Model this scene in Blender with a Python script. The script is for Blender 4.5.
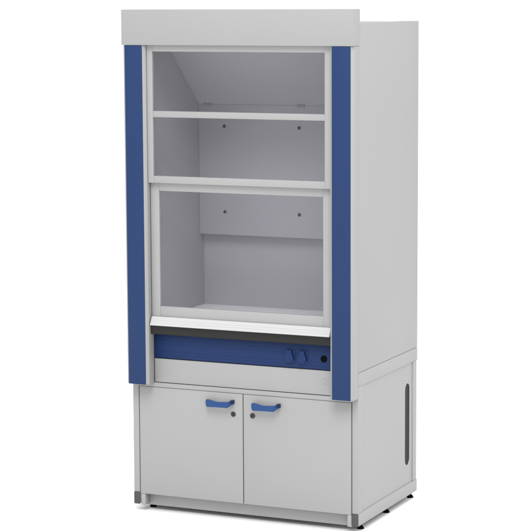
import bpy, bmesh, math
from mathutils import Matrix, Vector

for o in list(bpy.data.objects):
    bpy.data.objects.remove(o, do_unlink=True)
S = bpy.context.scene
COL = S.collection
R = math.radians

# ------------------------------------------------------------------ camera
az, pit, rol = R(24.3128), R(7.3625), R(-0.288)
F = Vector((-math.sin(az) * math.cos(pit), math.cos(az) * math.cos(pit), -math.sin(pit)))
RT = F.cross(Vector((0, 0, 1))).normalized()
UP = RT.cross(F)
R2 = RT * math.cos(rol) + UP * math.sin(rol)
U2 = -RT * math.sin(rol) + UP * math.cos(rol)
cam = bpy.data.cameras.new('camera')
co = bpy.data.objects.new('camera', cam)
COL.objects.link(co)
m = Matrix((R2, U2, -F)).transposed().to_4x4()
m.translation = Vector((4.788, -8.9322, 2.5289))
co.matrix_world = m
cam.sensor_width = 36
cam.lens = 36 * 2086.18 / 531
cam.clip_end = 500
S.camera = co

# ------------------------------------------------------------------ light
W = bpy.data.worlds.new('World')
S.world = W
W.use_nodes = True
bg = W.node_tree.nodes['Background']
bg.inputs[0].default_value = (1, 1, 1, 1)
bg.inputs[1].default_value = 1.18


def softbox(name, loc, target, size, power):
    l = bpy.data.lights.new(name, 'AREA')
    l.shape = 'SQUARE'
    l.size = size
    l.energy = power
    o = bpy.data.objects.new(name, l)
    COL.objects.link(o)
    o.location = loc
    o.rotation_euler = (Vector(target) - Vector(loc)).to_track_quat('-Z', 'Y').to_euler()
    return o


softbox('softbox_key', (4.1, -10.3, 15.2), (0.6, 0.3, 1.1), 9.0, 2000)
softbox('softbox_side', (8.5, 0.2, 9.5), (1.2, 0.4, 0.9), 6.0, 330)

S.view_settings.view_transform = 'Standard'
S.view_settings.look = 'None'
S.view_settings.exposure = 0
S.view_settings.gamma = 1
S.render.film_transparent = False


# ------------------------------------------------------------------ materials
def lin(c):
    return tuple(((v / 255) / 12.92 if v / 255 <= .04045 else ((v / 255 + .055) / 1.055) ** 2.4) for v in c)


def paint(name, col, rough=.45, var=.03, bump=.04, scale=900, spec=.35, metal=0):
    m = bpy.data.materials.new(name)
    m.use_nodes = True
    nt = m.node_tree
    b = nt.nodes['Principled BSDF']
    b.inputs['Roughness'].default_value = rough
    b.inputs['Specular IOR Level'].default_value = spec
    b.inputs['Metallic'].default_value = metal
    tc = nt.nodes.new('ShaderNodeTexCoord')
    n1 = nt.nodes.new('ShaderNodeTexNoise')
    n1.inputs['Scale'].default_value = 2.3
    n1.inputs['Detail'].default_value = 5
    nt.links.new(tc.outputs['Object'], n1.inputs['Vector'])
    mr = nt.nodes.new('ShaderNodeMapRange')
    mr.inputs[1].default_value = .3
    mr.inputs[2].default_value = .7
    mr.inputs[3].default_value = 1 - var
    mr.inputs[4].default_value = 1 + var
    nt.links.new(n1.outputs['Fac'], mr.inputs[0])
    mx = nt.nodes.new('ShaderNodeVectorMath')
    mx.operation = 'SCALE'
    mx.inputs[0].default_value = col
    nt.links.new(mr.outputs[0], mx.inputs['Scale'])
    nt.links.new(mx.outputs[0], b.inputs['Base Color'])
    if bump:
        n2 = nt.nodes.new('ShaderNodeTexNoise')
        n2.inputs['Scale'].default_value = scale
        nt.links.new(tc.outputs['Object'], n2.inputs['Vector'])
        bp = nt.nodes.new('ShaderNodeBump')
        bp.inputs['Strength'].default_value = bump
        bp.inputs['Distance'].default_value = .001
        nt.links.new(n2.outputs['Fac'], bp.inputs['Height'])
        nt.links.new(bp.outputs[0], b.inputs['Normal'])
    return m


M = {
    'grey': paint('light_grey_powder_coat', (.308, .308, .308), .5, .012),
    'frame': paint('sash_aluminium_paint', (.315, .315, .315), .42, .015),
    'bar': paint('white_grip_aluminium', (.46, .46, .46), .4, .02),
    'liner': paint('grey_laminate_liner', (.36, .357, .375), .55, .01, 0),
    'worktop': paint('pale_ceramic_worktop', (.92, .92, .92), .35, .015),
    'blue': paint('blue_powder_coat', (.0125, .034, .108), .5, .02, spec=.2),
    'panelblue': paint('blue_service_panel', (.008, .026, .095), .5, .02, spec=.2),
    'handleblue': paint('blue_handle_plastic', (.0165, .056, .180), .4, .02, 0, spec=.25),
    'navy': paint('dark_blue_plastic', (.008, .018, .07), .45, .02, 0, spec=.2),
    'charcoal': paint('charcoal_sill', (.020, .020, .019), .5, .04, spec=.2),
    'capgrey': paint('grey_plastic_cap', (.068, .068, .068), .55, .06, .12, 350, spec=.25),
    'slotgrey': paint('slot_shade_backing', (.020, .022, .024), .6, .04, spec=.2),
    'lock': paint('dark_lock_metal', (.035, .035, .033), .4, .03, 0, spec=.3),
    'black': paint('black_rubber_and_hole', (.004, .004, .004), .7, .02, 0, spec=.03),
    'gap': paint('gap_shade_backing', (.14, .14, .14), .7, .02, 0, spec=.1),
    'clip': paint('dull_steel_clip', (.25, .25, .255), .5, .04, 0),
    'emblem': paint('faint_grey_print', (.275, .28, .275), .5, .02, 0),
    'floor': paint('white_studio_floor', (.92, .92, .92), .9, .0, 0, spec=0),
}
g = bpy.data.materials.new('clear_sash_glass')
g.use_nodes = True
nt = g.node_tree
for n in list(nt.nodes):
    nt.nodes.remove(n)
out = nt.nodes.new('ShaderNodeOutputMaterial')
tr = nt.nodes.new('ShaderNodeBsdfTransparent')
tr.inputs[0].default_value = (.97, .966, .982, 1)
gl = nt.nodes.new('ShaderNodeBsdfGlossy')
gl.inputs['Roughness'].default_value = .03
fr = nt.nodes.new('ShaderNodeFresnel')
fr.inputs[0].default_value = 1.47
mix = nt.nodes.new('ShaderNodeMixShader')
geo = nt.nodes.new('ShaderNodeNewGeometry')          # reflect at the outer face of the pane only
sub = nt.nodes.new('ShaderNodeMath')
sub.operation = 'SUBTRACT'
sub.use_clamp = True
nt.links.new(fr.outputs[0], sub.inputs[0])
nt.links.new(geo.outputs['Backfacing'], sub.inputs[1])
nt.links.new(sub.outputs[0], mix.inputs[0])
nt.links.new(tr.outputs[0], mix.inputs[1])
nt.links.new(gl.outputs[0], mix.inputs[2])
nt.links.new(mix.outputs[0], out.inputs[0])
M['glass'] = g


# ------------------------------------------------------------------ mesh helpers
def boxbm(bm, x0, x1, y0, y1, z0, z1, bev=.0, mi=0, seg=2):
    t = bmesh.new()
    bmesh.ops.create_cube(t, size=1)
    for v in t.verts:
        v.co = Vector(((x0 + x1) / 2 + v.co.x * (x1 - x0), (y0 + y1) / 2 + v.co.y * (y1 - y0), (z0 + z1) / 2 + v.co.z * (z1 - z0)))
    if bev:
        bmesh.ops.bevel(t, geom=t.edges[:], offset=bev, segments=seg, affect='EDGES', profile=.5)
    merge(bm, t, mi)


def merge(bm, t, mi=0):
    me = bpy.data.meshes.new('tmp')
    for f in t.faces:
        f.material_index = mi
    t.to_mesh(me)
    t.free()
    bm.from_mesh(me)
    bpy.data.meshes.remove(me)


def prism(bm, pts, axis, a0, a1, bev=0, mi=0):
    """closed outline (2-D list) pulled along an axis; pts are the other two coordinates in xyz order"""
    t = bmesh.new()
    def mk(p, a):
        return {'x': (a, p[0], p[1]), 'y': (p[0], a, p[1]), 'z': (p[0], p[1], a)}[axis]
    lo = [t.verts.new(mk(p, a0)) for p in pts]
    hi = [t.verts.new(mk(p, a1)) for p in pts]
    n = len(pts)
    t.faces.new(lo)
    t.faces.new(hi[::-1])
    for i in range(n):
        t.faces.new((lo[i], hi[i], hi[(i + 1) % n], lo[(i + 1) % n]))
    bmesh.ops.recalc_face_normals(t, faces=t.faces)
    if bev:
        bmesh.ops.bevel(t, geom=t.edges[:], offset=bev, segments=2, affect='EDGES', profile=.5)
    merge(bm, t, mi)


def lathe(bm, prof, c, axis='z', n=32, mi=0):
    """prof: (radius, height along axis); axis 'z' up or 'y' towards the viewer (-y)"""
    t = bmesh.new()
    rings = []
    for r, h in prof:
        ring = []
        for k in range(n):
            a = 2 * math.pi * k / n
            p = (r * math.cos(a), r * math.sin(a), h) if axis == 'z' else (r * math.cos(a), -h, r * math.sin(a))
            ring.append(t.verts.new((c[0] + p[0], c[1] + p[1], c[2] + p[2])))
        rings.append(ring)
    for a, b in zip(rings, rings[1:]):
        for k in range(n):
            t.faces.new((a[k], a[(k + 1) % n], b[(k + 1) % n], b[k]))
    t.faces.new(rings[0])
    t.faces.new(rings[-1])
    bmesh.ops.recalc_face_normals(t, faces=t.faces)
    merge(bm, t, mi)


def plate_with_hole(bm, outer, hole, x0, x1, mi=0):
    """flat plate in the yz plane between x0 and x1, with a hole right through it"""
    t = bmesh.new()
    loops = []
    for pts in (outer, hole):
        vs = [t.verts.new((x0, p[0], p[1])) for p in pts]
        es = [t.edges.new((vs[i], vs[(i + 1) % len(vs)])) for i in range(len(vs))]
        loops.append(es)
    r = bmesh.ops.triangle_fill(t, edges=loops[0] + loops[1], use_beauty=True)
    e = bmesh.ops.extrude_face_region(t, geom=t.faces[:])
    for v in [q for q in e['geom'] if isinstance(q, bmesh.types.BMVert)]:
        v.co.x = x1
    bmesh.ops.recalc_face_normals(t, faces=t.faces)
    merge(bm, t, mi)


def stadium(cy, z0, z1, r, n=14):
    pts = []
    for k in range(n + 1):
        a = math.pi * k / n
        pts.append((cy + r * math.cos(a), z1 - r + r * math.sin(a)))
    for k in range(n + 1):
        a = math.pi + math.pi * k / n
        pts.append((cy + r * math.cos(a), z0 + r + r * math.sin(a)))
    return pts


def obj(name, bm, mats, parent=None, smooth=False, label=None):
    me = bpy.data.meshes.new(name)
    bm.to_mesh(me)
    bm.free()
    if not isinstance(mats, (list, tuple)):
        mats = [mats]
    for q in mats:
        me.materials.append(M[q])
    if smooth:
        for f in me.polygons:
            f.use_smooth = True
        me.set_sharp_from_angle(angle=R(35))
    o = bpy.data.objects.new(name, me)
    COL.objects.link(o)
    if parent:
        o.parent = parent
    if label:
        o['label'] = label
    return o


def box(name, mat, parent, *a, bev=.0012, label=None):
    bm = bmesh.new()
    boxbm(bm, *a, bev=bev)
    return obj(name, bm, mat, parent, smooth=bool(bev), label=label)


# ------------------------------------------------------------------ setting
FZ = -.012
bm = bmesh.new()
bmesh.ops.create_grid(bm, x_segments=1, y_segments=1, size=90, matrix=Matrix.Translation((0, 40, FZ)))
fl = obj('floor', bm, 'floor')
fl['kind'] = 'structure'

# ------------------------------------------------------------------ the fume hood
hood = bpy.data.objects.new('fume_hood', None)
COL.objects.link(hood)
hood.empty_display_size = .2
hood['label'] = 'light grey laboratory fume hood with blue pillars and glass sash above a two-door cabinet'
hood['category'] = 'fume hood'

XW = 1.2
ZP0, ZHB, ZT, ZC = .642, 2.298, 2.4673, 2.4026
YB, YE = .065, .8695           # front plane of the base, back of the case
YS = .0688                     # plane of service panel and fascia

# header panel across the top: front sheet with folded returns
box('header_panel', 'grey', hood, -.0025, 1.2025, -.004, .0785, ZHB, ZT, bev=.0022)

# chamfered pillars with blue inlay
for s in (0, 1):
    X = lambda v: v if s == 0 else XW - v
    bm = bmesh.new()
    c = .0126
    pts = [(X(0), .0645), (X(0), c), (X(c), 0.0), (X(.12 - c), 0.0), (X(.12), c), (X(.12), .0645)]
    prism(bm, pts, 'z', ZP0, ZHB - .001, bev=.0008)
    p = obj('side_pillar', bm, 'grey', hood, smooth=True)
    a, b = sorted((X(c + .0004), X(.12 - c - .0004)))
    box('pillar_cover', 'blue', p, a, b, -.0022, .0015, ZP0 - .0005, ZHB - .0018, bev=.0008,
        label='blue cover strip')

# case: outer side sheets, back, roof
for s in (0, 1):
    a, b = (0, .094) if s == 0 else (XW - .094, XW)
    box('side_panel', 'grey', hood, a, b, YB + .0008, YE, .7652, ZC, bev=.0012)
    box('side_apron', 'grey', hood, a - (.0006 if s == 0 else 0), b + (.0006 if s else 0), YB + .0008, YE + .0005, .699, .7634, bev=.0015)
box('back_panel', 'grey', hood, .0945, XW - .0945, .81, YE - .002, .70, ZC - .002)
box('roof_panel', 'grey', hood, .0945, XW - .0945, .08, .8095, ZC - .03, ZC - .003)

# lining
for s in (0, 1):
    a, b = (.0945, .1) if s == 0 else (1.1, XW - .0945)
    box('inner_side_wall', 'liner', hood, a, b, YB + .001, .676, .92, 2.33, bev=0)
box('inner_back_wall', 'liner', hood, .1003, 1.0997, .676, .684, .92, 2.33, bev=0)
box('inner_ceiling', 'liner', hood, .0947, XW - .0947, .0795, .684, 2.331, 2.345, bev=0)
bm = bmesh.new()
boxbm(bm, .1012, 1.0988, .6245, .6305, 1.3215, 1.9860, bev=.0012)
bf = obj('back_baffle', bm, 'liner', hood, smooth=True)
for x, z in ((.246, 1.8748), (.659, 1.8748), (.246, 1.439), (.659, 1.439)):
    bm = bmesh.new()
    lathe(bm, [(.0085, 0), (.0085, .003), (.006, .0045), (.0035, .0045), (.003, .002)], (x, .6246, z), 'y', 20)
    obj('screw', bm, 'lock', bf, smooth=True)
# sloped upper baffle, leaning forward towards the roof
bm = bmesh.new()
y0, z0, y1, z1 = .6262, 1.98625, .243, 2.328
prism(bm, [(y0, z0), (y1, z1), (y1 + .004, z1 + .0045), (y0 + .004, z0 + .0045)], 'x', .1008, 1.0992)
sb = obj('sloped_baffle', bm, 'liner', hood)
for x in (.155, .667):
    bm = bmesh.new()
    for dx, w in ((-.016, .012), (.001, .009), (.017, .008)):
        boxbm(bm, x + dx - w / 2, x + dx + w / 2, .6165, .6335, 1.984, 1.9985, bev=.001)
    boxbm(bm, x - .022, x + .022, .6205, .6240, 1.978, 1.9880, bev=.0008)
    obj('bracket', bm, 'clip', sb)

# worktop and sill
bm = bmesh.new()
boxbm(bm, .1003, 1.0997, .046, .6757, .921, .951, bev=.002)
obj('worktop', bm, 'worktop', hood, smooth=True)
bm = bmesh.new()
prism(bm, [(.0285, .9325), (.0305, .8935), (.034, .890), (.0455, .890), (.0455, .9345), (.031, .9345)], 'x', .1206, XW - .1206)
obj('front_sill', bm, 'charcoal', hood, label='charcoal strip under the white grip bar')


# sashes
def sash_frame(name, x0, x1, y0, y1, z0, z1, gx0, gx1, bars, wall):
    """bars: list of glass openings (z0, z1) from top to bottom"""
    bm = bmesh.new()
    bv = .0012
    boxbm(bm, x0, gx0, y0, y1, z0, z1, bev=bv)
    boxbm(bm, gx1, x1, y0, y1, z0, z1, bev=bv)
    edges = [z1] + [v for b in bars for v in (b[1], b[0])] + [z0]
    for i in range(0, len(edges), 2):
        boxbm(bm, gx0 + .0002, gx1 - .0002, y0 + .0004, y1 - .0004, edges[i + 1], edges[i], bev=bv)
    o = obj(name, bm, 'frame', wall, smooth=True)
    for b in bars:
        box('glass_pane', 'glass', o, gx0 - .006, gx1 + .006, (y0 + y1) / 2 - .002, (y0 + y1) / 2 + .002,
            b[0] - .006, b[1] + .006, bev=0)
    return o


sash_frame('upper_sash', .1213, 1.0787, .0195, .0385, 1.6344, ZHB + .01, .1512, 1.0488,
           [(1.982, 2.267), (1.6685, 1.952)], hood)
ls = sash_frame('lower_sash', .1235, 1.0765, .0415, .0605, .9765, 1.665, .1688, 1.0312, [(1.029, 1.5943)], hood)
# white grip bar: sloped lip with two long grooves
bm = bmesh.new()
prof = [(.0415, .978), (.033, .9775), (.0295, .972)]
for k in (1, 2):
    t = k / 3
    yy, zz = .0295 - .0165 * t, .972 - .033 * t
    prof += [(yy + .0003, zz + .0009), (yy + .0009, zz + .0001), (yy - .0002, zz - .0008)]
prof += [(.0122, .9405), (.0118, .9372), (.0138, .9358), (.018, .9372), (.0415, .955)]
prism(bm, prof, 'x', .1262, 1.0732)
obj('grip_bar', bm, 'bar', ls, label='white grip bar along the lower edge')

# blue service panel
bm = bmesh.new()
boxbm(bm, .1206, XW - .1206, YS + .004, YS + .02, .7665, .889, bev=.001)
boxbm(bm, .1225, XW - .1225, YS, YS + .0045, .770, .8845, bev=.0022)
for z in (.784, .800, .838, .854, .870):          # faint pressed ribs
    boxbm(bm, .1235, XW - .1235, YS - .0007, YS + .001, z - .0016, z + .0016, bev=.0006)
sp = obj('service_panel', bm, 'panelblue', hood, smooth=True, label='blue service panel with two socket covers')
for x in (.850, .9165):
    bm = bmesh.new()
    cz = .816
    # square frame, then the lifted flap: disc below, narrower hinge tab above
    boxbm(bm, x - .026, x + .026, YS - .004, YS + .001, cz - .028, cz + .042, bev=.0025)
    pts = []
    for k in range(29):
        a = R(128) + R(284) * k / 28
        pts.append((x + .0215 * math.cos(a), cz + .0215 * math.sin(a)))
    pts += [(x + .0125, cz + .034), (x + .010, cz + .0375), (x - .010, cz + .0375), (x - .0125, cz + .034)]
    prism(bm, pts, 'y', YS - .020, YS - .003, bev=.0018)
    obj('socket_cover', bm, 'panelblue', sp, smooth=True)
bm = bmesh.new()
lathe(bm, [(.0165, 0), (.0165, .0025), (.0135, .0032), (.0125, .001)], (1.0234, YS + .0002, .8203), 'y', 32)  # solid black disc; the hole's dark depth is put into its colour
obj('cable_grommet', bm, 'black', sp, smooth=True, label='round cable opening, its dark depth painted black')

# grey fascia under it with a faint printed emblem
fs = box('fascia_panel', 'grey', hood, .1206, XW - .1206, YS, YS + .018, .6465, .7632, bev=.0014)
bm = bmesh.new()
ex, ez = 1.029, .711
for rr, a0, a1 in ((.0165, 60, 300), (.010, -120, 100)):
    n = 18
    pts = [(ex + rr * math.cos(R(a0 + (a1 - a0) * k / n)), ez + rr * math.sin(R(a0 + (a1 - a0) * k / n))) for k in range(n + 1)]
    pts += [(ex + (rr - .0035) * math.cos(R(a1 - (a1 - a0) * k / n)), ez + (rr - .0035) * math.sin(R(a1 - (a1 - a0) * k / n))) for k in range(n + 1)]
    prism(bm, pts, 'y', YS - .0006, YS + .001)
obj('emblem', bm, 'emblem', fs, label='faint round grey emblem')
# dark sheet behind the panels; shade in the gaps put into its colour
box('inner_backing', 'gap', hood, .1, 1.1, YS + .0215, YS + .03, .60, .92, bev=0)

# ------------------------------------------------------------------ base cabinet
ZB0, ZFL = .0232, .0835
for s in (0, 1):
    X = lambda v: v if s else XW - v          # written for the right side, mirrored for the left
    def rng(a, b):
        return tuple(sorted((X(a), X(b))))
    bm = bmesh.new()
    boxbm(bm, *rng(1.1690, 1.2), YB, .124, ZFL + .0006, .6985, bev=.001)           # front post
    boxbm(bm, *rng(1.1690, 1.2), .811, .8605, ZFL + .0006, .6985, bev=.001)        # rear post
    boxbm(bm, *rng(1.1690, 1.2012), YB + .003, YE, ZB0, ZFL, bev=.0032)            # bottom rail
    sf = obj('side_frame', bm, 'grey', hood, smooth=True)
    box('end_cap', 'capgrey', sf, *rng(1.1688, 1.2006), YB - .003, YB + .0025, ZB0 - .0005, ZFL - .0005, bev=.0015,
        label='dark grey end cap')
    for fx, fy in ((1.171 if s else 1.148, .168), (1.171, .512), (1.171, .850)):
        bm = bmesh.new()
        lathe(bm, [(.0170, 0), (.0170, .004), (.0145, .009), (.0075, .017), (.0065, .019), (.0065, .037)], (X(fx), fy, FZ), 'z', 28)
        obj('levelling_foot', bm, 'black', sf, smooth=True, label='small black levelling foot')
    # cladding with a long slot cut through it
    bm = bmesh.new()
    hole = stadium(.7435, .181, .5985, .0325)
    xs = (X(1.191), X(1.194))
    plate_with_hole(bm, [(.1195, ZFL - .004), (.815, ZFL - .004), (.815, .6989), (.1195, .6989)], hole, xs[0], xs[1])
    cl = obj('cabinet_side', bm, 'grey', hood)  # backing below is dark: the slot's inner shade painted as colour
    box('slot', 'slotgrey', cl, *rng(1.184, 1.1895), .69, .80, .15, .63, bev=0, label='long slot with its shade painted on a dark backing')
box('cabinet_back', 'grey', hood, .0315, XW - .0315, .84, .855, ZB0, .6985)
box('cabinet_floor', 'grey', hood, .0315, XW - .0315, .13, .8395, .082, .10, bev=0)
box('top_rail', 'grey', hood, .032, XW - .032, YB + .0008, YB + .018, .6212, .6432)
box('door_gap_backing', 'gap', hood, .0312, XW - .0312, YB + .0205, YB + .03, .0786, .64, bev=0)  # dark sheet behind the doors; its colour carries the gap shade

# recessed plinth and the two stub brackets at its ends
pl = box('plinth', 'grey', hood, .0330, XW - .0330, .112, .125, .012, .0755)
for a, b in ((.0365, .0600), (1.1440, 1.1645)):
    bm = bmesh.new()
    boxbm(bm, a, b, YB + .002, .1085, ZB0 - .005, .0768, bev=.0015)
    obj('plinth_bracket', bm, 'frame', pl, smooth=True)


# handle: a wavy bow; path in plan, its height changes along the way
def handle(bm, x0, x1, zc, ydoor):
    st = []                      # x, y, ztop, zbot, material
    L = x1 - x0
    n = 44
    t = bmesh.new()
    def prof(u):
        # u 0..1 along the handle
        d = .036 * (min(1, u / .10) ** .5 if u < .10 else (1 if u < .86 else max(0, (1 - (u - .86) / .14)) ** .7))
        w = min(1, max(0, (u - .14) / .36))
        w = w * w * (3 - 2 * w)
        top = .0190 - .0080 * w + .004 * max(0, u - .55) / .45
        bot = -.0178 + .002 * min(1, u / .6)
        if u > .86:
            bot += .020 * ((u - .86) / .14) ** 1.1
        if u < .10:
            top -= .006 * (1 - u / .10) ** 2
            bot += .004 * (1 - u / .10) ** 2
        return d, top, bot
    rings = []
    th = .0055
    for k in range(n + 1):
        u = k / n
        d, top, bot = prof(u)
        d2 = prof(min(1, u + .01))[0]
        x = x0 + L * u
        y = ydoor - d
        slope = (prof(min(1, u + .02))[0] - prof(max(0, u - .02))[0]) / (.04 * L)
        nrm = Vector((-slope, -1, 0)).normalized()     # outward in plan
        nrm = Vector((-slope * 1, -1, 0)).normalized()
        ring = []
        h = top - bot
        for oz, on in ((top, -th), (top, -.0015), (top - .0015, 0), (bot + .0015, 0), (bot, -.0015), (bot, -th)):
            p = Vector((x, y, zc + oz)) - nrm * (-on) * 1.0
            p.y = min(p.y, ydoor + .001)
            ring.append(t.verts.new(p))
        rings.append(ring)
    for k in range(n):
        for i in range(6):
            f = t.faces.new((rings[k][i], rings[k + 1][i], rings[k + 1][(i + 1) % 6], rings[k][(i + 1) % 6]))
    t.faces.new(rings[0])
    t.faces.new(rings[-1])
    bmesh.ops.recalc_face_normals(t, faces=t.faces)
    merge(bm, t, 0)
    # socket block the bow returns to at its hinge-far end
    prism(bm, [(x1 - .0135, zc + .006), (x1 - .0135, zc + .0195), (x1 + .0015, zc + .0195), (x1 + .0015, zc + .0015)], 'y',
          ydoor - .0245, ydoor + .0005, bev=.0012, mi=1)
    boxbm(bm, x0 + .002, x0 + .012, ydoor - .02, ydoor + .0005, zc - .012, zc + .012, bev=.001, mi=1)


for (a, b, hx, lx) in ((.0358, .5975, .4065, .5484), (.6025, XW - .0358, .651, .6508)):
    bm = bmesh.new()
    boxbm(bm, a, b, YB, YB + .018, .0775, .6192, bev=.0012)
    d = obj('cabinet_door', bm, 'grey', hood, smooth=True)
    bm = bmesh.new()
    handle(bm, hx, hx + .1475, .568, YB)
    obj('handle', bm, ['handleblue', 'navy'], d, smooth=True, label='blue bow handle')
    bm = bmesh.new()
    lathe(bm, [(.0128, -.001), (.0128, .003), (.0115, .0042), (.008, .0042), (.0075, .0034)], (lx, YB, .518), 'y', 32)
    boxbm(bm, lx - .0011, lx + .0011, YB - .0042, YB - .003, .512, .524, mi=1)
    obj('lock', bm, ['lock', 'black'], d, smooth=True, label='round dark lock')
